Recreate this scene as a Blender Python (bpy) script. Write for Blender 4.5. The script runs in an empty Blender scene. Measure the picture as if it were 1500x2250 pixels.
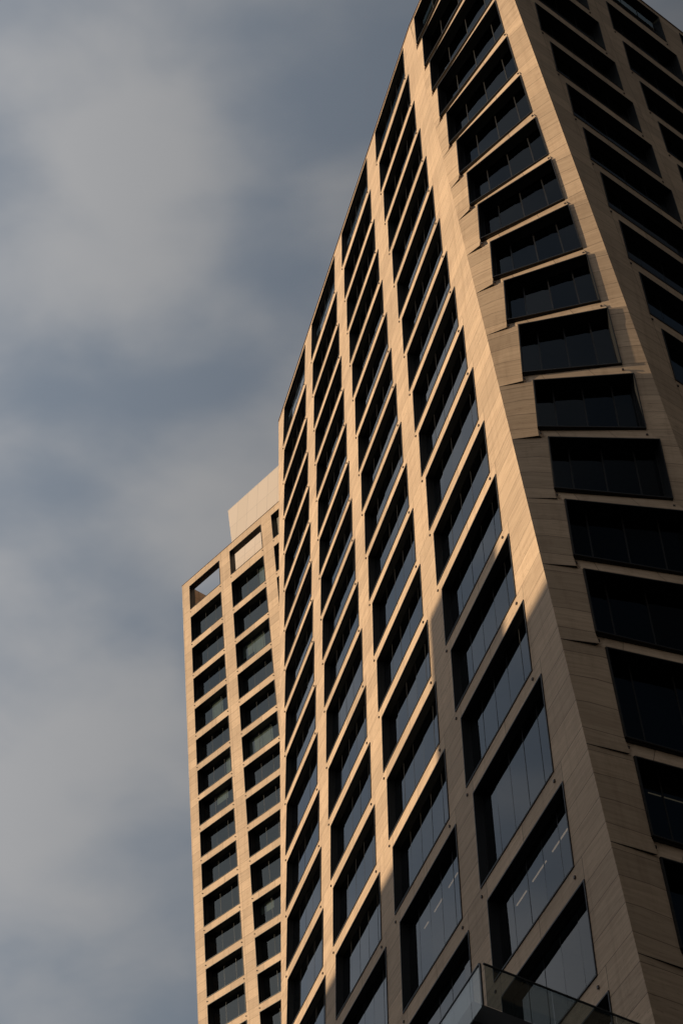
import bpy, math, random
from mathutils import Vector, Matrix
R = math.radians
random.seed(7)
S = bpy.context.scene

# ------------------------------------------------------------------ camera
PITCH, ROLL, FPX = 45.4198, -0.3727, 3349.94
cp, sp = math.cos(R(PITCH)), math.sin(R(PITCH))
F_ = Vector((0, cp, sp)); U_ = Vector((0, -sp, cp)); X_ = Vector((1, 0, 0))
cr, sr = math.cos(R(ROLL)), math.sin(R(ROLL))
CR = cr * X_ + sr * U_
CU = -sr * X_ + cr * U_
cam_d = bpy.data.cameras.new('camera'); cam = bpy.data.objects.new('camera', cam_d)
S.collection.objects.link(cam)
m = Matrix((CR, CU, -F_)).transposed().to_4x4()
cam.matrix_world = m
cam_d.sensor_fit = 'VERTICAL'; cam_d.sensor_height = 24.0
cam_d.lens = FPX / 2250 * 24.0
cam_d.clip_start = 0.1; cam_d.clip_end = 3000
S.camera = cam

def project(P):
    z = P.dot(F_)
    return (750 + FPX * P.dot(CR) / z, 1125 - FPX * P.dot(CU) / z) if z > 0.1 else None

# ------------------------------------------------------------------ frame of the main tower
TH = R(-74.58278)
T3 = Vector((math.cos(TH), math.sin(TH), 0)); N3 = Vector((math.sin(TH), -math.cos(TH), 0))
O3 = Vector((0, 60, 0)); EZ = Vector((0, 0, 1))
def W(u, n, z): return O3 + T3 * u + N3 * n + EZ * z

# ------------------------------------------------------------------ sun and sky
SUN_AZ, SUN_EL = R(16.0), R(10.0)          # azimuth away from the facade normal, elevation
hs = math.cos(SUN_AZ) * N3 - math.sin(SUN_AZ) * T3
SUN = (hs * math.cos(SUN_EL) + EZ * math.sin(SUN_EL)).normalized()
sd = bpy.data.lights.new('sun', 'SUN'); sd.energy = 3.85; sd.angle = R(0.5); sd.color = (1.0, 0.81, 0.56)
so = bpy.data.objects.new('sun', sd); S.collection.objects.link(so)
so.rotation_euler = SUN.to_track_quat('Z', 'Y').to_euler()

S.view_settings.view_transform = 'Standard'; S.view_settings.look = 'None'
S.view_settings.gamma = 1.0; S.view_settings.exposure = 0.0
try: S.view_settings.use_curve_mapping = False
except Exception: pass

wd = bpy.data.worlds.new('World'); S.world = wd; wd.use_nodes = True
nt = wd.node_tree; nt.nodes.clear()
def nd(tree, typ, **kw):
    n = tree.nodes.new(typ)
    for k, v in kw.items():
        if k.startswith('i_'):
            key = k[2:]
            key = int(key) if key.isdigit() else key.replace('_', ' ')
            n.inputs[key].default_value = v
        else: setattr(n, k, v)
    return n
def ln(tree, a, ao, b, bi): tree.links.new(a.outputs[ao], b.inputs[bi])
sky = nd(nt, 'ShaderNodeTexSky', sky_type='NISHITA', sun_disc=False, sun_elevation=SUN_EL,
         sun_rotation=math.atan2(SUN.x, SUN.y), altitude=50, air_density=1.2, dust_density=2.0, ozone_density=1.5)
bg = nd(nt, 'ShaderNodeBackground', i_Strength=0.1)
out = nd(nt, 'ShaderNodeOutputWorld')
tc = nd(nt, 'ShaderNodeTexCoord')
mp = nd(nt, 'ShaderNodeMapping'); mp.inputs['Rotation'].default_value = (0.25, 0.55, 0.2); mp.inputs['Scale'].default_value = (1.0, 1.25, 1.6)
mp.inputs['Location'].default_value = (5.3, 2.2, 1.9)
n1 = nd(nt, 'ShaderNodeTexNoise', i_Scale=4.3, i_Detail=2.0, i_Roughness=0.4, i_Distortion=0.2)
n2 = nd(nt, 'ShaderNodeTexNoise', i_Scale=9.5, i_Detail=4.0, i_Roughness=0.45, i_Distortion=0.15)
mixn = nd(nt, 'ShaderNodeMath', operation='MULTIPLY_ADD'); mixn.inputs[1].default_value = 0.62
ln(nt, tc, 'Generated', mp, 'Vector'); ln(nt, mp, 0, n1, 'Vector'); ln(nt, mp, 0, n2, 'Vector')
ln(nt, n2, 'Fac', mixn, 0); ln(nt, n1, 'Fac', mixn, 2)
rp = nd(nt, 'ShaderNodeValToRGB'); rp.color_ramp.interpolation = 'EASE'
rp.color_ramp.elements[0].position = 0.60; rp.color_ramp.elements[0].color = (0, 0, 0, 1)
rp.color_ramp.elements[1].position = 1.0; rp.color_ramp.elements[1].color = (1, 1, 1, 1)
ln(nt, mixn, 0, rp, 'Fac')
# brightness of cloud: lit from the sun's side
vs = nd(nt, 'ShaderNodeVectorMath', operation='DOT_PRODUCT'); vs.inputs[1].default_value = SUN
ln(nt, tc, 'Generated', vs, 0)
mr = nd(nt, 'ShaderNodeMapRange'); mr.inputs['From Min'].default_value = -0.25; mr.inputs['From Max'].default_value = 0.45
mr.inputs['To Min'].default_value = 0.28; mr.inputs["To Max"].default_value = 4.5
ln(nt, vs, 'Value', mr, 'Value')
blue = nd(nt, 'ShaderNodeMix', data_type='RGBA', blend_type='MIX'); blue.inputs['Factor'].default_value = 0.8
bs = nd(nt, 'ShaderNodeVectorMath', operation='SCALE'); bs.inputs[0].default_value = (0.60, 0.69, 0.82)
ln(nt, mr, 0, bs, 'Scale'); ln(nt, bs, 'Vector', blue, 'B')
ln(nt, sky, 'Color', blue, 'A')
cc = nd(nt, 'ShaderNodeVectorMath', operation='SCALE'); cc.inputs[0].default_value = (0.975, 0.985, 1.015)
ln(nt, mr, 0, cc, 'Scale')
cm = nd(nt, 'ShaderNodeMix', data_type='RGBA', blend_type='MIX')
ln(nt, rp, 'Color', cm, 'Factor'); ln(nt, blue, 'Result', cm, 'A'); ln(nt, cc, 'Vector', cm, 'B')
ln(nt, cm, 'Result', bg, 'Color'); ln(nt, bg, 0, out, 0)

# ------------------------------------------------------------------ materials
def mat(name):
    mm = bpy.data.materials.new(name); mm.use_nodes = True
    t = mm.node_tree; b = t.nodes['Principled BSDF']; return mm, t, b
def stone(name, c1, c2, cm_, bw=2.2):
    mm, t, b = mat(name)
    tcn = nd(t, 'ShaderNodeTexCoord')
    br = nd(t, 'ShaderNodeTexBrick', offset=0.0, offset_frequency=2)
    br.inputs['Scale'].default_value = 1.0; br.inputs['Brick Width'].default_value = bw; br.inputs['Row Height'].default_value = 1.0
    br.inputs['Mortar Size'].default_value = 0.011; br.inputs['Mortar Smooth'].default_value = 0.1; br.inputs['Bias'].default_value = 0.0
    br.inputs['Color1'].default_value = (0.84, 0.83, 0.82, 1); br.inputs['Color2'].default_value = (1.06, 1.05, 1.04, 1); br.inputs['Mortar'].default_value = (0.30, 0.27, 0.25, 1)
    ln(t, tcn, 'UV', br, 'Vector')
    # travertine veins: long and flat in world space
    mp1 = nd(t, 'ShaderNodeMapping'); mp1.inputs['Scale'].default_value = (0.55, 0.55, 9.0)
    ln(t, tcn, 'Object', mp1, 'Vector')
    a = nd(t, 'ShaderNodeTexNoise', i_Scale=1.0, i_Detail=8.0, i_Roughness=0.62, i_Distortion=0.6); ln(t, mp1, 0, a, 'Vector')
    mp2 = nd(t, 'ShaderNodeMapping'); mp2.inputs['Scale'].default_value = (2.2, 2.2, 30.0)
    ln(t, tcn, 'Object', mp2, 'Vector')
    v = nd(t, 'ShaderNodeTexNoise', i_Scale=1.0, i_Detail=4.0, i_Roughness=0.7); ln(t, mp2, 0, v, 'Vector')
    st = nd(t, 'ShaderNodeTexNoise', i_Scale=0.16, i_Detail=4.0, i_Roughness=0.6); ln(t, tcn, 'Object', st, 'Vector')
    r1 = nd(t, 'ShaderNodeValToRGB'); r1.color_ramp.elements[0].position = 0.36; r1.color_ramp.elements[1].position = 0.62
    r1.color_ramp.elements[0].color = (*c2, 1); r1.color_ramp.elements[1].color = (*c1, 1); ln(t, a, 'Fac', r1, 'Fac')
    # pores
    r2 = nd(t, 'ShaderNodeValToRGB'); r2.color_ramp.elements[0].position = 0.33; r2.color_ramp.elements[1].position = 0.41
    r2.color_ramp.elements[0].color = (0.42, 0.38, 0.35, 1); r2.color_ramp.elements[1].color = (1, 1, 1, 1); ln(t, v, 'Fac', r2, 'Fac')
    r3 = nd(t, 'ShaderNodeValToRGB'); r3.color_ramp.elements[0].position = 0.3; r3.color_ramp.elements[1].position = 0.7
    r3.color_ramp.elements[0].color = (0.93, 0.92, 0.91, 1); r3.color_ramp.elements[1].color = (1.04, 1.03, 1.02, 1); ln(t, st, 'Fac', r3, 'Fac')
    m1 = nd(t, 'ShaderNodeMix', data_type='RGBA', blend_type='MULTIPLY'); m1.inputs['Factor'].default_value = 1
    m2 = nd(t, 'ShaderNodeMix', data_type='RGBA', blend_type='MULTIPLY'); m2.inputs['Factor'].default_value = 0.8
    r4 = nd(t, 'ShaderNodeMapRange'); r4.inputs['From Min'].default_value = 0.42; r4.inputs['From Max'].default_value = 0.62; r4.inputs['To Min'].default_value = 0.25; r4.inputs['To Max'].default_value = 1.0
    ln(t, st, 'Fac', r4, 'Value'); ln(t, r4, 0, m2, 'Factor')
    m3 = nd(t, 'ShaderNodeMix', data_type='RGBA', blend_type='MULTIPLY'); m3.inputs['Factor'].default_value = 1
    ln(t, r1, 0, m1, 'A'); ln(t, br, 'Color', m1, 'B'); ln(t, m1, 'Result', m2, 'A'); ln(t, r2, 0, m2, 'B')
    mp3 = nd(t, 'ShaderNodeMapping'); mp3.inputs['Scale'].default_value = (2.6, 2.6, 0.14)
    ln(t, tcn, 'Object', mp3, 'Vector')
    rs = nd(t, 'ShaderNodeTexNoise', i_Scale=1.0, i_Detail=5.0, i_Roughness=0.65); ln(t, mp3, 0, rs, 'Vector')
    r5 = nd(t, 'ShaderNodeValToRGB'); r5.color_ramp.elements[0].position = 0.30; r5.color_ramp.elements[1].position = 0.50
    r5.color_ramp.elements[0].color = (0.76, 0.73, 0.70, 1); r5.color_ramp.elements[1].color = (1, 1, 1, 1); ln(t, rs, 'Fac', r5, 'Fac')
    m5 = nd(t, 'ShaderNodeMix', data_type='RGBA', blend_type='MULTIPLY'); m5.inputs['Factor'].default_value = 0.6
    ln(t, m2, 'Result', m3, 'A'); ln(t, r3, 0, m3, 'B'); ln(t, m3, 'Result', m5, 'A'); ln(t, r5, 0, m5, 'B'); ln(t, m5, 'Result', b, 'Base Color')
    b.inputs['Roughness'].default_value = 0.75
    bp = nd(t, 'ShaderNodeBump', i_Strength=0.35, i_Distance=0.02)
    ad = nd(t, 'ShaderNodeMath', operation='ADD'); ln(t, a, 'Fac', ad, 0)
    ml = nd(t, 'ShaderNodeMath', operation='MULTIPLY'); ml.inputs[1].default_value = -0.8
    ln(t, br, 'Fac', ml, 0); ln(t, ml, 0, ad, 1); ln(t, ad, 0, bp, 'Height'); ln(t, bp, 0, b, 'Normal')
    return mm
STONE = stone('travertine', (0.66, 0.475, 0.315), (0.53, 0.37, 0.24), None)
STONE2 = stone('travertine_far', (0.67, 0.485, 0.325), (0.58, 0.41, 0.27), None)
def simple(name, col, rough=0.5, metal=0.0, noise=0.15, ns=3.0):
    mm, t, b = mat(name)
    tcn = nd(t, 'ShaderNodeTexCoord'); a = nd(t, 'ShaderNodeTexNoise', i_Scale=ns, i_Detail=5.0); ln(t, tcn, 'Object', a, 'Vector')
    r1 = nd(t, 'ShaderNodeValToRGB'); r1.color_ramp.elements[0].position = 0.3; r1.color_ramp.elements[1].position = 0.7
    r1.color_ramp.elements[0].color = (*[c * (1 - noise) for c in col], 1); r1.color_ramp.elements[1].color = (*[min(1, c * (1 + noise)) for c in col], 1)
    ln(t, a, 'Fac', r1, 'Fac'); ln(t, r1, 0, b, 'Base Color')
    b.inputs['Roughness'].default_value = rough; b.inputs['Metallic'].default_value = metal
    return mm
BLACK = simple('black_metal', (0.006, 0.0055, 0.005), 0.5)
LIPM = simple('black_metal_lip', (0.008, 0.006, 0.005), 0.5)
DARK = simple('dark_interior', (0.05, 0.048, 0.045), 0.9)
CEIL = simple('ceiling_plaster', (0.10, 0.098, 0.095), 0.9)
ROOFM = simple('roof_gravel', (0.28, 0.26, 0.24), 0.95, 0, 0.3, 12)
COPE = simple('bronze_coping', (0.14, 0.08, 0.05), 0.5)
ANCH = simple('anchor_metal', (0.05, 0.03, 0.02), 0.5)
BLIND = simple('blind_fabric', (0.38, 0.41, 0.38), 0.9)
ASPH = simple('asphalt', (0.05, 0.05, 0.052), 0.9, 0, 0.3, 0.6)
CONC = simple('dark_concrete', (0.085, 0.08, 0.076), 0.85, 0, 0.25, 1.2)
NWALL = simple('neighbour_render', (0.34, 0.30, 0.26), 0.85, 0, 0.12, 0.5)
RAIL = simple('rail_metal', (0.06, 0.06, 0.06), 0.35, 0.6)
def glass(name, tint=(0.20, 0.24, 0.25), ior=1.75, refl=(0.93, 0.95, 0.98)):
    mm = bpy.data.materials.new(name); mm.use_nodes = True; t = mm.node_tree; t.nodes.clear()
    o = nd(t, 'ShaderNodeOutputMaterial'); tr = nd(t, 'ShaderNodeBsdfTransparent'); tr.inputs[0].default_value = (*tint, 1)
    gl = nd(t, 'ShaderNodeBsdfGlossy'); gl.inputs['Color'].default_value = (*refl, 1); gl.inputs['Roughness'].default_value = 0.015
    lw = nd(t, 'ShaderNodeLayerWeight'); mx = nd(t, 'ShaderNodeMixShader')
    f0 = ((ior - 1) / (ior + 1)) ** 2
    pw_ = nd(t, 'ShaderNodeMath', operation='POWER'); pw_.inputs[1].default_value = 5.0; ln(t, lw, 'Facing', pw_, 0)
    fr = nd(t, 'ShaderNodeMath', operation='MULTIPLY_ADD'); fr.inputs[1].default_value = 1 - f0; fr.inputs[2].default_value = f0; ln(t, pw_, 0, fr, 0)
    g = nd(t, 'ShaderNodeNewGeometry'); tcn = nd(t, 'ShaderNodeTexCoord')
    w = nd(t, 'ShaderNodeTexNoise', i_Scale=0.7, i_Detail=1.0); ln(t, tcn, 'Object', w, 'Vector')
    bp = nd(t, 'ShaderNodeBump', i_Strength=0.05, i_Distance=0.01); ln(t, w, 'Fac', bp, 'Height'); ln(t, bp, 0, gl, 'Normal')
    ln(t, fr, 0, mx, 0); ln(t, tr, 0, mx, 1); ln(t, gl, 0, mx, 2); ln(t, mx, 0, o, 0)
    return mm
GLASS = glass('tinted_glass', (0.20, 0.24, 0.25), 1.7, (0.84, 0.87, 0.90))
GLASSC = glass('tinted_glass_dimmed_reflection', (0.16, 0.19, 0.18), 1.6, (0.46, 0.52, 0.58))  # reflection colour darkened to stand in for dim surroundings at the twisted corner
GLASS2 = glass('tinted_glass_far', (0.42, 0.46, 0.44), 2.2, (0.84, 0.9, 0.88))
CLEAR = glass('balustrade_glass', (0.60, 0.64, 0.64), 1.5, (0.95, 0.98, 1.0))
def emis(name, col, st):
    mm = bpy.data.materials.new(name); mm.use_nodes = True; t = mm.node_tree; t.nodes.clear()
    o = nd(t, 'ShaderNodeOutputMaterial'); e = nd(t, 'ShaderNodeEmission'); e.inputs[0].default_value = (*col, 1); e.inputs[1].default_value = st
    ln(t, e, 0, o, 0); return mm
LAMP = emis('warm_lamp', (1.0, 0.62, 0.40), 0.75)
LAMP2 = emis('dim_warm_lamp', (1.0, 0.72, 0.50), 0.18)
def panelm():
    mm, t, b = mat('pale_screen_panels')
    tcn = nd(t, 'ShaderNodeTexCoord')
    br = nd(t, 'ShaderNodeTexBrick', offset=0.0)
    br.inputs['Scale'].default_value = 1.0; br.inputs['Brick Width'].default_value = 1.75; br.inputs['Row Height'].default_value = 3.1
    br.inputs['Mortar Size'].default_value = 0.03; br.inputs['Mortar Smooth'].default_value = 0.2
    br.inputs['Color1'].default_value = (0.58, 0.475, 0.39, 1); br.inputs['Color2'].default_value = (0.61, 0.50, 0.415, 1); br.inputs['Mortar'].default_value = (0.42, 0.35, 0.30, 1)
    ln(t, tcn, 'UV', br, 'Vector'); ln(t, br, 'Color', b, 'Base Color'); b.inputs['Roughness'].default_value = 0.6
    return mm
PANEL = panelm()

# ------------------------------------------------------------------ mesh helpers
class MB:
    def __init__(s): s.v = []; s.f = []; s.uv = []; s.n = {}
    def poly(s, pts, uvs=None, nrm=None):
        if nrm is not None: s.n[len(s.f)] = nrm
        i = len(s.v); s.v += [tuple(p) for p in pts]; s.f.append(tuple(range(i, i + len(pts))))
        s.uv += uvs if uvs else [(0.3, 0.5)] * len(pts)
    def hexa(s, a, b):     # a, b: two matching quads (front, back)
        s.poly(a); s.poly(b[::-1])
        for i in range(4):
            j = (i + 1) % 4
            s.poly([a[j], a[i], b[i], b[j]])
    def box(s, o, X, Y, Z, x0, x1, y0, y1, z0, z1):
        P = lambda x, y, z: o + X * x + Y * y + Z * z
        s.hexa([P(x0, y0, z0), P(x1, y0, z0), P(x1, y0, z1), P(x0, y0, z1)], [P(x0, y1, z0), P(x1, y1, z0), P(x1, y1, z1), P(x0, y1, z1)])
    def prism(s, pts, z0, z1):       # pts: list of Vectors (xy), closed
        a = [Vector((p.x, p.y, z0)) for p in pts]; b = [Vector((p.x, p.y, z1)) for p in pts]
        s.poly(a[::-1]); s.poly(b)
        for i in range(len(pts)):
            j = (i + 1) % len(pts); s.poly([a[i], a[j], b[j], b[i]])
    def build(s, name, material, parent=None):
        me = bpy.data.meshes.new(name); me.from_pydata(s.v, [], s.f); me.update()
        ul = me.uv_layers.new(name='UVMap')
        for i, c in enumerate(s.uv): ul.data[i].uv = c
        if s.n:
            cn = []
            for p in me.polygons:
                v = s.n.get(p.index, p.normal); cn += [tuple(v)] * len(p.vertices)
            me.normals_split_custom_set(cn)
        me.materials.append(material)
        o = bpy.data.objects.new(name, me); S.collection.objects.link(o)
        if parent: o.parent = parent
        return o
def empty(name, loc, label, cat, group=None):
    o = bpy.data.objects.new(name, None); S.collection.objects.link(o); o.location = loc
    o['label'] = label; o['category'] = cat
    if group: o['group'] = group
    bpy.context.view_layer.update()
    return o
def adopt(o, root):      # parent keeping world coordinates
    o.parent = root; o.matrix_parent_inverse = Matrix.Translation(-root.location)

WINDOWS = []            # collected, then ranked by size in the picture
def window(P00, P10, P11, P01, N, kind, nm=3, depth=0.315, lip=0.035, sides=None, pane=True, anchors=True, bars=None, blind=None, face='A'):
    """corners sill-left, sill-right, head-right, head-left on the wall surface; N outward"""
    WINDOWS.append(dict(c=(P00, P10, P11, P01), N=N, kind=kind, nm=nm, depth=depth, lip=lip, pane=pane, anchors=anchors, bars=bars, blind=blind))

def inset(c, d):
    P00, P10, P11, P01 = c
    tx = (P10 - P00).normalized(); up0 = (P01 - P00).normalized(); up1 = (P11 - P10).normalized()
    return (P00 + tx * d + up0 * d, P10 - tx * d + up1 * d, P11 - tx * d - up1 * d, P01 + tx * d - up0 * d)
def ring(mb, a, b):
    for i in range(4):
        j = (i + 1) % 4
        mb.poly([a[i], a[j], b[j], b[i]])
def win_geo(w, mf, mr, mp, ma, mbl):
    c, N, D, L = w['c'], w['N'], w['depth'], w['lip']
    out = [p + N * L for p in c]; inn = inset(c, 0.045)
    # lip: outer side, front ring, back to the wall
    ring(mf, list(c), out)
    of = [p + N * L for p in inn]
    ring(mf, out, of)
    # reveal
    back = [p - N * D for p in inn]
    ring(mr, of, back)
    if w['pane']:
        fr = inset(c, 0.045 + 0.03)
        g0 = [p - N * (D - 0.03) for p in fr]; g1 = [p - N * (D - 0.03) for p in inn]
        ring(mf, g1, g0); ring(mf, g0, [p - N * (D + 0.03) for p in fr])
        a0, a1, b1, b0 = [p - N * (D - 0.02) for p in fr]
        bars = w['bars'] or [(k + 1) / (w['nm'] + 1) for k in range(w['nm'])]
        bw = 0.014 if w['kind'] != 'B' else 0.03; bo = 0.003 if w['kind'] != 'B' else .01
        ed = [0.0] + list(bars) + [1.0]
        wd_ = (a1 - a0).length
        for k, s in enumerate(bars):
            lo = a0.lerp(a1, s); hi = b0.lerp(b1, s); tx = (a1 - a0).normalized() * bw
            mf.hexa([lo - tx + N * bo, lo + tx + N * bo, hi + tx + N * bo, hi - tx + N * bo], [lo - tx - N * 0.03, lo + tx - N * 0.03, hi + tx - N * 0.03, hi - tx - N * 0.03])
        for k in range(len(ed) - 1):
            e0, e1 = ed[k], ed[k + 1]
            q = [a0.lerp(a1, e0), a0.lerp(a1, e1), b0.lerp(b1, e1), b0.lerp(b1, e0)]
            jx, jy = random.uniform(-.005, .005), random.uniform(-.006, .006)
            q = [q[0] + N * (jx + jy), q[1] + N * (-jx + jy), q[2] + N * (-jx - jy), q[3] + N * (jx - jy)]
            mp.poly(q, None, ((q[2] - q[0]).cross(q[3] - q[1])).normalized())
            if w['blind'] and k in w['blind']:
                h = w['blind'][k]; off = -N * 0.22
                mbl.poly([q[0].lerp(q[3], 1 - h) + off, q[1].lerp(q[2], 1 - h) + off, q[2] + off, q[3] + off])
    if w['anchors']:
        tx = (c[1] - c[0]).normalized()
        for p, sx in ((c[0], 0.06), (c[1], -0.02)):
            o = p + tx * sx - EZ * 0.33
            (ma[0] if sx > 0 else ma[1]).box(o, tx, N, EZ, -0.04, 0.04, 0.002, 0.05, -0.04, 0.04)

def uvw(u, vc): return (u, vc)

# ------------------------------------------------------------------ main tower data
SILL = [83.46, 79.21, 75.23, 71.48, 67.73, 63.95, 60.42, 56.91, 53.36, 49.79, 45.88, 42.23, 38.60, 34.94, 31.21, 26.82, 23.23, 19.66]
GAP = [0.95, 0.80, 0.75, 0.74, 0.70, 0.66, 0.62, 0.63, 0.61, 0.61, 0.66, 0.65, 0.67, 0.66, 0.64, 0.72, 0.72]
while len(SILL) < 21: SILL.append(SILL[-1] - 3.6); GAP.append(0.70)
NR = len(SILL)
HEAD = [86.95] + [SILL[i] - GAP[i] for i in range(NR - 1)]
GROUND = -1.6
def vcourse(z):       # masonry courses: four to a storey
    if z >= SILL[0]: return (z - SILL[0]) / 0.95
    for i in range(1, NR):
        if z >= SILL[i]: return -4 * i + 4 * (z - SILL[i]) / (SILL[i - 1] - SILL[i])
    return -4 * (NR - 1) + (z - SILL[-1]) / 0.9
ROOFZ = lambda u: 87.72 - 0.035 * u
HEAD0 = lambda u: 87.32 - 0.030 * u
AL = [(-6.71, -.111), (2.385, -.1199), (11.606, -.132), (20.642, -.1418)]
AR = [(0.655, -.1224), (9.75, -.1327), (18.79, -.1437), (27.585, -.1511)]
EDGE = lambda z: -7.6 - 0.1180 * z
FOLD = lambda z: 29.95 - 0.1547 * z
BL = list(zip([17.14,18.03,18.72,19.36,20.03,20.71,21.30,21.80,22.32,22.82,23.33,23.79,24.18,24.65,25.13,25.60,26.01,26.4,26.8,27.2,27.6],
              [-.06,-.08,-.11,-.14,-.22,-.30,-.39,-.48,-.61,-.74,-.86,-.95,-1.05,-1.14,-1.24,-1.38,-1.46,-1.5,-1.55,-1.6,-1.65]))
TL = list(zip([17.10,18.08,18.76,19.40,20.03,20.66,21.20,21.72,22.16,22.68,23.16,23.58,23.95,24.35,24.75,25.20,25.70,26.1,26.5,26.9,27.3],
              [-.06,-.08,-.12,-.16,-.25,-.36,-.47,-.60,-.77,-.91,-1.05,-1.14,-1.21,-1.28,-1.35,-1.45,-1.50,-1.53,-1.58,-1.62,-1.67]))
BR = [(24.76, n) for n in (-1.0,-1.3,-1.6,-1.83,-2.19,-2.55,-2.98,-3.36,-3.76,-4.08,-4.44,-4.86,-5.30,-5.74,-6.18,-6.68,-7.1,-7.52,-7.92,-8.32,-8.72)]
TR = [(24.90, n) for n in (-.72,-1.05,-1.33,-1.55,-1.86,-2.21,-2.62,-3.02,-3.42,-3.82,-4.25,-4.76,-5.22,-5.68,-6.12,-6.60,-7.02,-7.44,-7.86,-8.26,-8.66)]
E_ = lambda z: (25.89 - .0288 * (72.8 - z), -2.07 - .121 * (72.8 - z) if z < 75 else -1.804 + .075 * (z - 75))
WC = (-.3665, -.9304); MC = (.9304, -.3665)
def Cpt(s, z, off=0.0):
    e = E_(z); se = s - (-(.3665) * e[0] - .9304 * e[1])
    return W(e[0] + WC[0] * se + MC[0] * off, e[1] + WC[1] * se + MC[1] * off, z)
sE = lambda z: -(.3665) * E_(z)[0] - .9304 * E_(z)[1]
CL = [lambda z: -5.99 + .1266 * (71.5 - z), lambda z: 1.51 + .135 * (71.5 - z), lambda z: 9.0 + .143 * (71.5 - z)]
CRr = [lambda z: -.29 + .138 * (71.5 - z), lambda z: 7.25 + .143 * (71.5 - z), lambda z: 15.0 + .150 * (71.5 - z)]
CEND = lambda z: 17.2 + .16 * (71.5 - z)

TOWER = empty('stone_tower', (8, 50, GROUND), 'nearer stone tower with four slanting window columns, a twisted corner and a dark right side', 'tower', 'pale stone towers')
wa = MB()
def knots(i):
    z = SILL[i]; k = [EDGE(z)]
    for a, b in zip(AL, AR): k += [a[0] + a[1] * z, b[0] + b[1] * z]
    return k + [FOLD(z)]
def kmap(u, ks):
    pos = 0.0
    for j in range(len(ks) - 1):
        n = 2 if j % 2 else 1
        if u <= ks[j + 1] or j == len(ks) - 2:
            return 2.2 * (pos + n * (u - ks[j]) / (ks[j + 1] - ks[j]))
        pos += n
ROW = 0
def aq(u00, u10, u11, u01, z0, z1a, z1b=None):
    z1b = z1a if z1b is None else z1b
    wa.poly([W(u00, 0, z0), W(u10, 0, z0), W(u11, 0, z1b), W(u01, 0, z1a)],
            [(kmap(u00, knots(ROW)), vcourse(z0)), (kmap(u10, knots(ROW)), vcourse(z0)), (kmap(u11, knots(ROW)), vcourse(z1b)), (kmap(u01, knots(ROW)), vcourse(z1a))])
for i in range(NR):
    zs, zh = SILL[i], HEAD[i]
    if i == 0:
        l = [a + b * zs for a, b in AL]; r = [a + b * zs for a, b in AR]
        hz = [HEAD0(x) for x in (l[0], r[0], l[1], r[1], l[2], r[2], l[3], r[3])]
        xs = [None, l[0], r[0], l[1], r[1], l[2], r[2], l[3], r[3], None]
        # band above the openings
        seq = [EDGE(87.6)] + xs[1:9] + [FOLD(87.2)]
        zt = [ROOFZ(x) for x in seq]; zb = [HEAD0(x) for x in seq]
        for k in range(len(seq) - 1):
            wa.poly([W(seq[k], 0, zb[k]), W(seq[k + 1], 0, zb[k + 1]), W(seq[k + 1], 0, zt[k + 1]), W(seq[k], 0, zt[k])],
                    [(seq[k], .15), (seq[k + 1], .15), (seq[k + 1], .95), (seq[k], .95)])
        # piers
        ze, zf = HEAD0(EDGE(87.6)), HEAD0(FOLD(87.2))
        wa.poly([W(EDGE(zs), 0, zs), W(l[0], 0, zs), W(l[0], 0, hz[0]), W(EDGE(87.6), 0, ze)], [(EDGE(zs), 0), (l[0], 0), (l[0], 4), (EDGE(87.6), 4)])
        for k in range(3):
            wa.poly([W(r[k], 0, zs), W(l[k + 1], 0, zs), W(l[k + 1], 0, hz[2 * k + 2]), W(r[k], 0, hz[2 * k + 1])], [(r[k], 0), (l[k + 1], 0), (l[k + 1], 4), (r[k], 4)])
        wa.poly([W(r[3], 0, zs), W(FOLD(zs), 0, zs), W(FOLD(87.2), 0, zf), W(r[3], 0, hz[7])], [(r[3], 0), (FOLD(zs), 0), (FOLD(87.2), 4), (r[3], 4)])
        for k in range(4):
            window(W(l[k], 0, zs), W(r[k], 0, zs), W(r[k], 0, hz[2 * k + 1]), W(l[k], 0, hz[2 * k]), N3, 'A', nm=4)
    else:
        zt = SILL[i - 1]; ROW = i
        kk = knots(i)
        aq(EDGE(zh), kk[1], kk[1], EDGE(zt), zh, zt)
        for j in range(1, 8): aq(kk[j], kk[j + 1], kk[j + 1], kk[j], zh, zt)
        aq(kk[8], FOLD(zh), FOLD(zt), kk[8], zh, zt)
        l = [a + b * zs for a, b in AL]; r = [a + b * zs for a, b in AR]
        aq(EDGE(zs), l[0], l[0], EDGE(zh), zs, zh)
        for k in range(3): aq(r[k], l[k + 1], l[k + 1], r[k], zs, zh)
        aq(r[3], FOLD(zs), FOLD(zh), r[3], zs, zh)
        for k in range(4):
            window(W(l[k], 0, zs), W(r[k], 0, zs), W(r[k], 0, zh), W(l[k], 0, zh), N3, 'A', nm=4)
zb_ = SILL[-1]
aq(EDGE(GROUND), FOLD(GROUND), FOLD(zb_), EDGE(zb_), GROUND, zb_)
# hidden return wall on the far left and the back
BACKN = -30.0
eg = lambda z: W(EDGE(z), 0, z)
def lft(z, n): return W(EDGE(z) + (-n) * 0.05, n, z)
def bkr(z): return Cpt(CEND(z), z)
for z0, z1 in ((GROUND, 40), (40, ROOFZ(EDGE(87.6)))):
    wa.poly([lft(z0, BACKN), eg(z0), eg(z1), lft(z1, BACKN)], [(0, vcourse(z0)), (30, vcourse(z0)), (30, vcourse(z1)), (0, vcourse(z1))])
zc = 87.05
wa.poly([bkr(GROUND), lft(GROUND, BACKN), lft(zc, BACKN), bkr(zc)], [(0, -90), (40, -90), (40, 3), (0, 3)])
adopt(wa.build('wall', STONE), TOWER)

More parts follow.
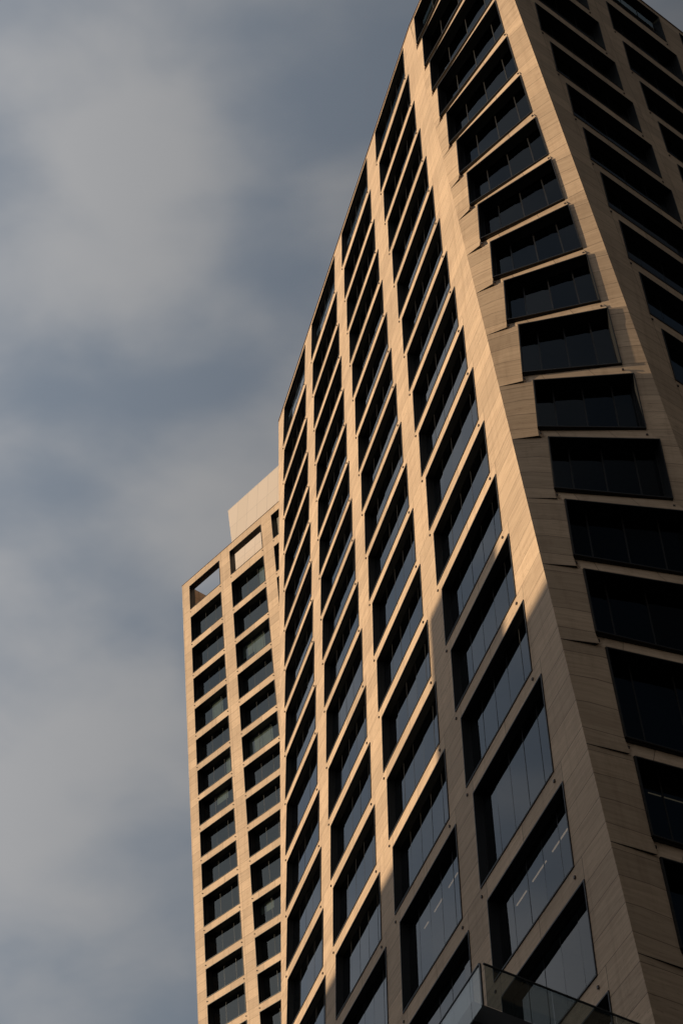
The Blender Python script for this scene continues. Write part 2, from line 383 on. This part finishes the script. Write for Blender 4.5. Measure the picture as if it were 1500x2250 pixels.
# --- twisted corner: one panel wall to a storey, each turned a little further than the one above
wb = MB()
def Wp(p, z): return W(p[0], p[1], z)
def pn(a, b):      # upright normal of a panel running from a to b in plan
    e = Vector((b[0] - a[0], b[1] - a[1])).normalized(); return T3 * (-e.y) + N3 * e.x
def lp(a, b, t): return tuple(x + (y - x) * t for x, y in zip(a, b))
for i in range(NR):
    zs = SILL[i]; zh = HEAD[i] if i else 86.75
    zjb = HEAD[i + 1] + 0.03 if i + 1 < NR else GROUND
    zjt = zh + 0.03 if i else 87.1
    Lz = lambda z: lp(BL[i], TL[i], (z - zs) / (zh - zs)) if z > zs - 1 else BL[i]
    Rz = lambda z: lp(BR[i], TR[i], (z - zs) / (zh - zs)) if z > zs - 1 else BR[i]
    wl = math.hypot(BL[i][0] - FOLD(zs), BL[i][1])
    zm = (zs + zh) / 2; nl = pn((FOLD(zm), 0), lp(BL[i], TL[i], .5)); nr = pn(lp(BR[i], TR[i], .5), E_(zm))
    def q(p, a, b_, nrm=None):      # p: four (point, z)
        ua = (a, b_, b_, a)
        wb.poly([Wp(x, z) for x, z in p], [(ua[k], vcourse(p[k][1])) for k in range(4)], nrm)
    Fz = lambda z: (FOLD(z), 0.0)
    bb = Vector((BR[i][1] - BL[i][1], -(BR[i][0] - BL[i][0]))).normalized() * (-.12 * min(1, i / 5))
    FE = (Lz(zjb)[0] + bb.x, Lz(zjb)[1] + bb.y)
    for z0, z1 in ((zjb, zs), (zs, zh), (zh, zjt)):
        if z1 - z0 < .001: continue
        L0 = FE if z0 == zjb else Lz(z0)
        q([(Fz(z0), z0), (L0, z0), (Lz(z1), z1), (Fz(z1), z1)], 0.1, 0.1 + wl, nl)
        q([(Rz(z0), z0), (E_(z0), z0), (E_(z1), z1), (Rz(z1), z1)], 4.6, 6, nr)
    d = Vector((BR[i][0] - BL[i][0], BR[i][1] - BL[i][1])).normalized(); Nw = (T3 * (-d.y) + N3 * d.x)
    window(Wp(BL[i], zs), Wp(BR[i], zs), Wp(TR[i], zh), Wp(TL[i], zh), Nw, 'B', nm=3, bars=(0.2, 0.5, 0.8), lip=0.04 if i < 7 else 0.08, depth=.5)
    if i == 0:
        q([(TL[0], zh), (TR[0], zh), (TR[0], zjt), (TL[0], zjt)], 2, 9)
    if i + 1 < NR:
        # band between this window and the next one down; it belongs to the storey below
        zn = HEAD[i + 1]; inw = (d.y, -d.x)
        A_ = (BL[i][0] + inw[0] * .13, BL[i][1] + inw[1] * .13); B_ = (BR[i][0] + inw[0] * .03, BR[i][1] + inw[1] * .03)
        fe = FE; f2 = Fz(zn)
        t_ = min(1.0, max(0.0, (fe[0] - f2[0]) / max(.05, TL[i + 1][0] - f2[0]))) if i < 14 else .75
        P_ = lp(f2, TL[i + 1], t_); P_ = (P_[0] + inw[0] * .17, P_[1] + inw[1] * .17)
        fr_ = math.hypot(TL[i + 1][0] - P_[0], TL[i + 1][1] - P_[1]) / 5.0
        A2 = lp(A_, B_, fr_)
        q([(P_, zn), (TL[i + 1], zn), (A2, zs), (A_, zs)], 1.2, 1.6)
        q([(TL[i + 1], zn), (TR[i + 1], zn), (B_, zs), (A2, zs)], 1.6, 6)
        wb.poly([Wp(BL[i], zs), Wp(fe, zjb), Wp(P_, zn), Wp(A_, zs)], [(0, .1), (0, .6), (.3, .6), (.3, .1)])
        sf = MB(); sf.hexa([Wp(Fz(zjb), zjb), Wp(fe, zjb), Wp(P_, zjb), Wp(P_, zjb)], [Wp(Fz(zjb), zjb + .02), Wp(lp(fe, P_, .06), zjb + .02), Wp(P_, zjb + .02), Wp(P_, zjb + .02)])
        adopt(sf.build('soffit', BLACK), TOWER)  # stone wedge given black, so its shade is put into the colour
        wb.poly([Wp(Rz(zjb), zjb), Wp(E_(zjb), zjb), Wp(TR[i + 1], zn)], [(0, .2), (.5, .2), (.5, .4)])
        wb.poly([Wp(BR[i], zs), Wp(B_, zs), Wp(TR[i + 1], zn), Wp(Rz(zjb), zjb)], [(0, .1), (.1, .1), (.1, .6), (0, .6)])
        sf = MB(); nd_ = Nw * .0
        sf.hexa([Wp(BL[i], zs - .03) , Wp(A_, zs - .03), Wp(B_, zs - .03), Wp(BR[i], zs - .03)],
                [Wp(BL[i], zs), Wp(A_, zs), Wp(B_, zs), Wp(BR[i], zs)])
        adopt(sf.build('soffit', BLACK), TOWER)
adopt(wb.build('wall', STONE), TOWER)

# --- shaded facade
wc = MB()
def cq(s00, s10, s11, s01, z0, z1):
    wc.poly([Cpt(s00, z0), Cpt(s10, z0), Cpt(s11, z1), Cpt(s01, z1)], [(x_ - .1266 * (71.5 - zz_) + 6.0, vcourse(zz_)) for x_, zz_ in ((s00, z0), (s10, z0), (s11, z1), (s01, z1))])
for i in range(NR):
    zs, zh = SILL[i], HEAD[i]; zt = SILL[i - 1] if i else 87.1
    if i == 0: zh = 86.6
    cq(sE(zh), CEND(zh), CEND(zt), sE(zt), zh, zt)
    l = [f(zs) for f in CL]; r = [f(zs) for f in CRr]
    cq(sE(zs), l[0], l[0], sE(zh), zs, zh)
    for k in range(2): cq(r[k], l[k + 1], l[k + 1], r[k], zs, zh)
    cq(r[2], CEND(zs), CEND(zh), r[2], zs, zh)
    Nc = (T3 * MC[0] + N3 * MC[1])
    for k in range(3):
        window(Cpt(l[k], zs), Cpt(r[k], zs), Cpt(r[k], zh), Cpt(l[k], zh), Nc, 'C', nm=3, depth=.45)
cq(sE(GROUND), CEND(GROUND), CEND(SILL[-1]), sE(SILL[-1]), GROUND, SILL[-1])
adopt(wc.build('wall', STONE), TOWER)
# roof, coping, floors
e0, e1 = E_(87), Cpt(CEND(87), 87)
rf = MB()
back = [eg(87), W(FOLD(87) - .1, -.1, 87), Wp(E_(87), 87) - (T3 * .1), bkr(87), lft(87, BACKN)]
cen = sum(back, Vector()) / len(back)
rf.prism([p + (cen - p).normalized() * .7 for p in back], 86.0, 86.35)
adopt(rf.build('roof', ROOFM), TOWER)
cpg = MB()
def bar(mb, a, b, N, w0, w1, h0, h1):
    mb.hexa([a + N * w0 + EZ * h0, b + N * w0 + EZ * h0, b + N * w0 + EZ * h1, a + N * w0 + EZ * h1],
            [a + N * w1 + EZ * h0, b + N * w1 + EZ * h0, b + N * w1 + EZ * h1, a + N * w1 + EZ * h1])
ua, ub = EDGE(87.6), FOLD(87.2)
bar(cpg, W(ua, 0, ROOFZ(ua)), W(ub, 0, ROOFZ(ub)), N3, -.6, .05, 0.0, .07)
bar(cpg, W(ub, 0, 87.1), Wp(E_(87.1), 87.1), N3, -.6, .05, 0.0, .07)
bar(cpg, Cpt(sE(87.1), 87.1), Cpt(CEND(87.1), 87.1), T3 * MC[0] + N3 * MC[1], -.6, .05, 0.0, .07)
adopt(cpg.build('coping', COPE), TOWER)
fl = MB()
for i in range(NR):
    zt = SILL[i] - .12; zb = (HEAD[i + 1] + .10) if i + 1 < NR else SILL[i] - .5
    z = SILL[i]
    inw = Vector((BR[i][1] - BL[i][1], -(BR[i][0] - BL[i][0]))).normalized() * .9
    pts = [W(EDGE(z) + .8, -.85, 0), W(BL[i][0] - 1.6, -.85, 0), W(BL[i][0] + inw.x * .95, BL[i][1] + inw.y, 0), W(BR[i][0] + inw.x, BR[i][1] + inw.y, 0),
           Cpt(CEND(z) - .8, z, -.85), lft(z, BACKN + .8) + T3 * .8]
    fl.prism(pts, zb, zt)
adopt(fl.build('floor_slab', CEIL), TOWER)
co = MB()
co.prism([W(-12, -8, 0), W(12, -8, 0), W(12, -20, 0), W(-10, -20, 0)], GROUND, 86)
adopt(co.build('core', DARK), TOWER)

# ceiling lamps seen through the glass
LAMPS = [(17.46, 18.38, -.93, 26.0), (18.93, 20.16, -.93, 26.0), (20.69, 22.01, -.93, 26.0),
         (8.1, 8.6, -.96, 30.45), (9.34, 10.37, -.96, 30.45), (11.09, 12.14, -.96, 30.45), (12.4, 13.5, -.95, 26.0), (14.1, 15.2, -.95, 26.0)]
for a, b_, n, z in LAMPS:
    mb = MB(); mb.box(W(0, n, z), T3, N3, EZ, a, b_, -.018, .018, -.03, .0)
    adopt(mb.build('ceiling_lamp', LAMP), TOWER)
mb = MB(); pa, pb = W(24.33, -2.53, 26.0), W(23.9, -4.9, 26.0); bar(mb, pa, pb, T3, -.01, .01, -.03, 0)
adopt(mb.build('ceiling_lamp', LAMP2), TOWER)

def flush(root, glassm, limit=100):
    """turn collected windows into parts of root; the largest in the picture one by one"""
    def clip_area(w):
        pr = [project(p) for p in w['c']]
        if any(p is None for p in pr): return 0
        cx = sum(p[0] for p in pr) / 4; cy = sum(p[1] for p in pr) / 4
        xs = [min(max(p[0], 0), 1500) for p in pr]; ys = [min(max(p[1], 0), 2250) for p in pr]
        a = 0
        for i in range(4):
            j = (i + 1) % 4; a += xs[i] * ys[j] - xs[j] * ys[i]
        return abs(a) / 2
    ws = sorted(WINDOWS, key=clip_area, reverse=True)
    rest = (MB(), MB(), MB(), (MB(),) * 2, MB())
    nrest = 0
    for k, w in enumerate(ws):
        own = k < limit and clip_area(w) > 40
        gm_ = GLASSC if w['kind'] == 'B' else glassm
        g = (MB(), MB(), MB(), (MB(), MB()), MB()) if own else rest
        win_geo(w, *g)
        if own:
            wo = g[0].build('window', LIPM); adopt(wo, root)
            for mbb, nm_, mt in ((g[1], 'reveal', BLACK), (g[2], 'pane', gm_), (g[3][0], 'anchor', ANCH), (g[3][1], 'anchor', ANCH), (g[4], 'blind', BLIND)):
                if mbb.f:
                    c = mbb.build(nm_, mt); c.parent = wo
        else: nrest += 1
    if rest[0].f:
        wo = rest[0].build('window', LIPM); adopt(wo, root); wo['kind'] = 'stuff'
        for mbb, nm_, mt in ((rest[1], 'reveal', BLACK), (rest[2], 'pane', glassm), (rest[3][0], 'anchor', ANCH), (rest[4], 'blind', BLIND)):
            if mbb.f:
                c = mbb.build(nm_, mt); c.parent = wo; c['kind'] = 'stuff'
    print('windows', len(ws), 'rest', nrest)
    WINDOWS.clear()
flush(TOWER, GLASS)

# ------------------------------------------------------------------ far tower
THD = R(-49.347614587); TD = Vector((math.cos(THD), math.sin(THD), 0)); ND = Vector((math.sin(THD), -math.cos(THD), 0))
OD = Vector((-11.25158794, 110.88066446, 0)); TILT = 0.068142
def D(u, z, off=0.0): return OD + TD * u + ND * (TILT * (z - 123.833) + off) + EZ * z
ND3 = (ND - EZ * TILT).normalized()
DS = [105.44, 100.96, 96.88, 93.1, 89.38, 85.67, 82.2, 78.83, 75.47, 72.13, 68.48, 65.18, 61.88, 58.64, 55.4, 52.1, 48.8]
DH = [3.3, 3.4, 3.27, 3.05, 2.97, 2.9, 2.75, 2.73, 2.67, 2.65, 2.92, 2.65, 2.63, 2.60, 2.6, 2.6, 2.6]
DL = [lambda z: -.734 - .07164 * z, lambda z: 5.622 - .06654 * z, lambda z: 12.5 - .0670 * z]
DR = [lambda z: 4.1026 - .06865 * z, lambda z: 10.8823 - .06744 * z, lambda z: 17.6 - .067 * z]
DE = lambda z: -2.12 - .0705 * z
DT = 109.66
DFAR = lambda z: 22.0 - .067 * z
TOWER2 = empty('stone_tower', (OD.x, OD.y, GROUND), 'farther sunlit stone tower with open top windows and a pale panel screen on its roof', 'tower', 'pale stone towers')
def vD(z):
    if z >= DS[0]: return (z - DS[0]) / 1.0
    for i in range(1, len(DS)):
        if z >= DS[i]: return -4 * i + 4 * (z - DS[i]) / (DS[i - 1] - DS[i])
    return -4 * (len(DS) - 1) + (z - DS[-1]) / 0.9
wdm = MB()
def dq(u00, u10, u11, u01, z0, z1, off=0.0, flip=False):
    p = [D(u00, z0, off), D(u10, z0, off), D(u11, z1, off), D(u01, z1, off)]; t_ = [(x_ + .068 * zz_, vD(zz_)) for x_, zz_ in ((u00, z0), (u10, z0), (u11, z1), (u01, z1))]
    if flip: p, t_ = p[::-1], t_[::-1]
    wdm.poly(p, t_)
for i, zs in enumerate(DS):
    zh = zs + DH[i]; zt = DS[i - 1] if i else DT; sh = -.0641 * DH[i]
    for off, fl_ in ((0, False),) + (((-.66, True),) if i == 0 else ()):
        e0_, e1_ = DE, DE
        dq(DE(zh), DFAR(zh), DFAR(zt), DE(zt), zh, zt, off, fl_)
        l = [f(zs) for f in DL]; r = [f(zs) for f in DR]
        dq(DE(zs), l[0], l[0] + sh, DE(zh), zs, zh, off, fl_)
        for k in range(2): dq(r[k], l[k + 1], l[k + 1] + sh, r[k] + sh, zs, zh, off, fl_)
        dq(r[2], DFAR(zs), DFAR(zh), r[2] + sh, zs, zh, off, fl_)
    for k in range(3):
        bl = None
        if i > 0 and random.random() < .3:
            bl = {random.randrange(3): 1.0}
            if random.random() < .4: bl[random.randrange(3)] = random.uniform(.35, 1)
        window(D(l[k], zs), D(r[k], zs), D(r[k] + sh, zh), D(l[k] + sh, zh), ND3, 'D', nm=2, pane=(i > 0 or k == 2), blind=bl, depth=.62 if i else .66, lip=.035)
dq(DE(GROUND), DFAR(GROUND), DFAR(DS[-1]), DE(DS[-1]), GROUND, DS[-1])
wdm.poly([D(DE(DT), DT, -.66), D(DE(DT), DT), D(DFAR(DT), DT), D(DFAR(DT), DT, -.66)])
# returns and back
def DB(u, z, dep): return D(u, z) - ND * dep
for ue, ss in ((DE, 1), (DFAR, -1)):
    q_ = [DB(ue(GROUND), GROUND, 24), D(ue(GROUND), GROUND), D(ue(105), 105), DB(ue(105), 105, 24)]
    t_ = [(0, vD(GROUND)), (24, vD(GROUND)), (24, 0), (0, 0)]
    wdm.poly(q_ if ss > 0 else q_[::-1], t_)
    q_ = [DB(ue(105), 105, 7), D(ue(105), 105), D(ue(DT), DT), DB(ue(DT), DT, 7)]
    wdm.poly(q_, [(0, 0), (3, 0), (3, 4), (0, 4)])
    sx = TD * (.5 if ss > 0 else -.5)
    wdm.poly([p + sx for p in q_][::-1], [(0, 0), (3, 0), (3, 4), (0, 4)])
wdm.poly([DB(DFAR(0), GROUND, 24), DB(DE(0), GROUND, 24), DB(DE(105), 105, 24), DB(DFAR(105), 105, 24)])
adopt(wdm.build('wall', STONE2), TOWER2)
rd = MB(); rd.prism([D(DE(105) + .1, 105, -.1), D(DFAR(105) - .1, 105, -.1), DB(DFAR(105), 105, 23.9), DB(DE(105), 105, 23.9)], 104.6, 105.0)
adopt(rd.build('roof', ROOFM), TOWER2)
cd_ = MB(); bar(cd_, D(DE(DT) - .02, DT), D(DFAR(DT), DT), ND, -.7, .04, 0.002, .06)
adopt(cd_.build('coping', COPE), TOWER2)
fd = MB()
for i, zs in enumerate(DS[1:], 1):
    fd.prism([D(DE(zs) + .6, zs, -1.0), D(DFAR(zs) - .6, zs, -1.0), DB(DFAR(zs), zs, 20), DB(DE(zs), zs, 20)], zs - .55, zs - .15)
adopt(fd.build('floor_slab', CEIL), TOWER2)
# set-back screen of pale panels on the roof
sc_ = MB(); off = -2.6
u0 = lambda z: -6.15 - .198 * (z - 120.0)
zt_ = 119.95
def Pp(u, z, o=off): return OD + TD * u + ND * (TILT * (109 - 123.83) + o) + EZ * z
q_ = [Pp(u0(105), 105), Pp(20, 105), Pp(20, zt_), Pp(u0(zt_), zt_)]
sc_.poly(q_, [(u0(105) + 6, 0.6), (26, 0.6), (26, 15.6), (u0(zt_) + 6, 15.6)])
q2 = [Pp(u0(105), 105, off - 6), Pp(20, 105, off - 6), Pp(20, zt_, off - 6), Pp(u0(zt_), zt_, off - 6)]
sc_.poly(q2[::-1], [(0, 0.6), (26, 0.6), (26, 15.6), (0, 15.6)])
for i in range(4):
    j = (i + 1) % 4; sc_.poly([q_[j], q_[i], q2[i], q2[j]], [(0, 0), (1, 0), (1, 6), (0, 6)])
adopt(sc_.build('roof_screen', PANEL), TOWER2)
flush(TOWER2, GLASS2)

# ------------------------------------------------------------------ low terrace in front of the tower
PZ = 15.45
POD = empty('podium', tuple(W(30.5, 5.4, GROUND)), 'dark low terrace block with a frameless glass balustrade at the lower right', 'terrace')
c0 = (30.5, 5.44)
def pp(a, b, ins=0.0):      # a along -u, b along the shaded facade direction
    return (c0[0] - a + WC[0] * b - ins, c0[1] + WC[1] * b - ins * .6)
cg = c0; c0 = (29.55, 5.34)
poly = [pp(60, 0), pp(0, 0), pp(0, 30), pp(60, 30)]
pd = MB(); pd.prism([W(p[0], p[1], 0) for p in poly], 15.3, 15.74)
adopt(pd.build('deck', CONC), POD)
pw = MB(); pw.prism([W(p[0], p[1], 0) for p in [pp(60, .25), pp(.3, .25), pp(.3, 30), pp(60, 30)]], GROUND, 15.296)
adopt(pw.build('wall', CONC), POD)
c0 = cg
def balpane(a, b, N):
    mb = MB(); bar(mb, a, b, N, .05, .062, 0, 0.92); o = mb.build('glass_panel', CLEAR); adopt(o, POD)
NC3 = T3 * MC[0] + N3 * MC[1]
zb0 = 15.12
ca = W(c0[0] + .05, c0[1], zb0)
segs = [0.02, .62] + [.62 + 1.9 * k for k in range(1, 12)]
for k in range(len(segs) - 1):
    balpane(W(c0[0] - segs[k] - .01, c0[1], zb0), W(c0[0] - segs[k + 1] + .01, c0[1], zb0), N3)
for k in range(12):
    s0 = .02 + 1.9 * k
    a = W(c0[0] + WC[0] * s0, c0[1] + WC[1] * s0, zb0); b = W(c0[0] + WC[0] * (s0 + 1.88), c0[1] + WC[1] * (s0 + 1.88), zb0)
    balpane(a, b, NC3)
hr = MB()
bar(hr, W(c0[0] + .03, c0[1], 16.045), W(c0[0] - 20, c0[1], 16.045), N3, .035, .08, 0, .03)
bar(hr, W(c0[0], c0[1], 16.045) , W(c0[0] + WC[0] * 22, c0[1] + WC[1] * 22, 16.045), NC3, .035, .08, 0, .03)
adopt(hr.build('handrail', RAIL), POD)
hp = MB(); hp.box(W(c0[0] + .055, c0[1] + .055, zb0), T3, N3, EZ, -.02, .02, -.02, .02, 0, .92)
adopt(hp.build('corner_post', RAIL), POD)

# ------------------------------------------------------------------ ground and the building across the street
gm = MB(); gm.poly([Vector((-900, -900, GROUND)), Vector((900, -900, GROUND)), Vector((900, 900, GROUND)), Vector((-900, 900, GROUND))])
g = gm.build('ground', ASPH); g['kind'] = 'structure'
NB = empty('office_block', tuple(W(-10, 80, GROUND)), 'plain flat-roofed block across the street, behind the viewer, whose shadow falls on the tower', 'building')
Ldist = 75 / math.cos(SUN_AZ); rise = Ldist * math.tan(SUN_EL); shift = -75 * math.tan(SUN_AZ)
nz = 33.5 + rise
nb = MB(); nb.box(W(0, 75, 0), T3, N3, EZ, -110, 70, 0, 28, GROUND, nz)
adopt(nb.build('wall', NWALL), NB)
z = 1.5
while z < nz - 3:
    mb = MB(); mb.box(W(0, 75, z), T3, N3, EZ, -108, 68, -.08, -.01, 0, 1.9); adopt(mb.build('window_band', GLASS2), NB); z += 3.7
ph = MB(); ph.box(W(shift, 75, nz), T3, N3, EZ, 13.3, 19.6, 0.3, 5, 0, 8.0); adopt(ph.build('plant_room', NWALL), NB)

NC2 = Vector((0.605, -0.796, 0)); TC2 = Vector((0.796, 0.605, 0)); base = Vector((10, 35, 0)) + NC2 * 46  # unseen slab, added to cut the sky light reaching the right face
SHADE_SLAB = empty('office_block', (base.x, base.y, GROUND), 'unseen plain slab added behind the viewer to darken the right side of the tower', 'building')
nb = MB(); nb.box(base, TC2, NC2, EZ, -22, 60, 0, 18, GROUND, 62)
adopt(nb.build('wall', CONC), SHADE_SLAB)
z = 1.5
while z < 58:
    mb = MB(); mb.box(base + EZ * z, TC2, NC2, EZ, -20, 58, -.08, -.01, 0, 1.9); adopt(mb.build('window_band', GLASS2), SHADE_SLAB); z += 3.7
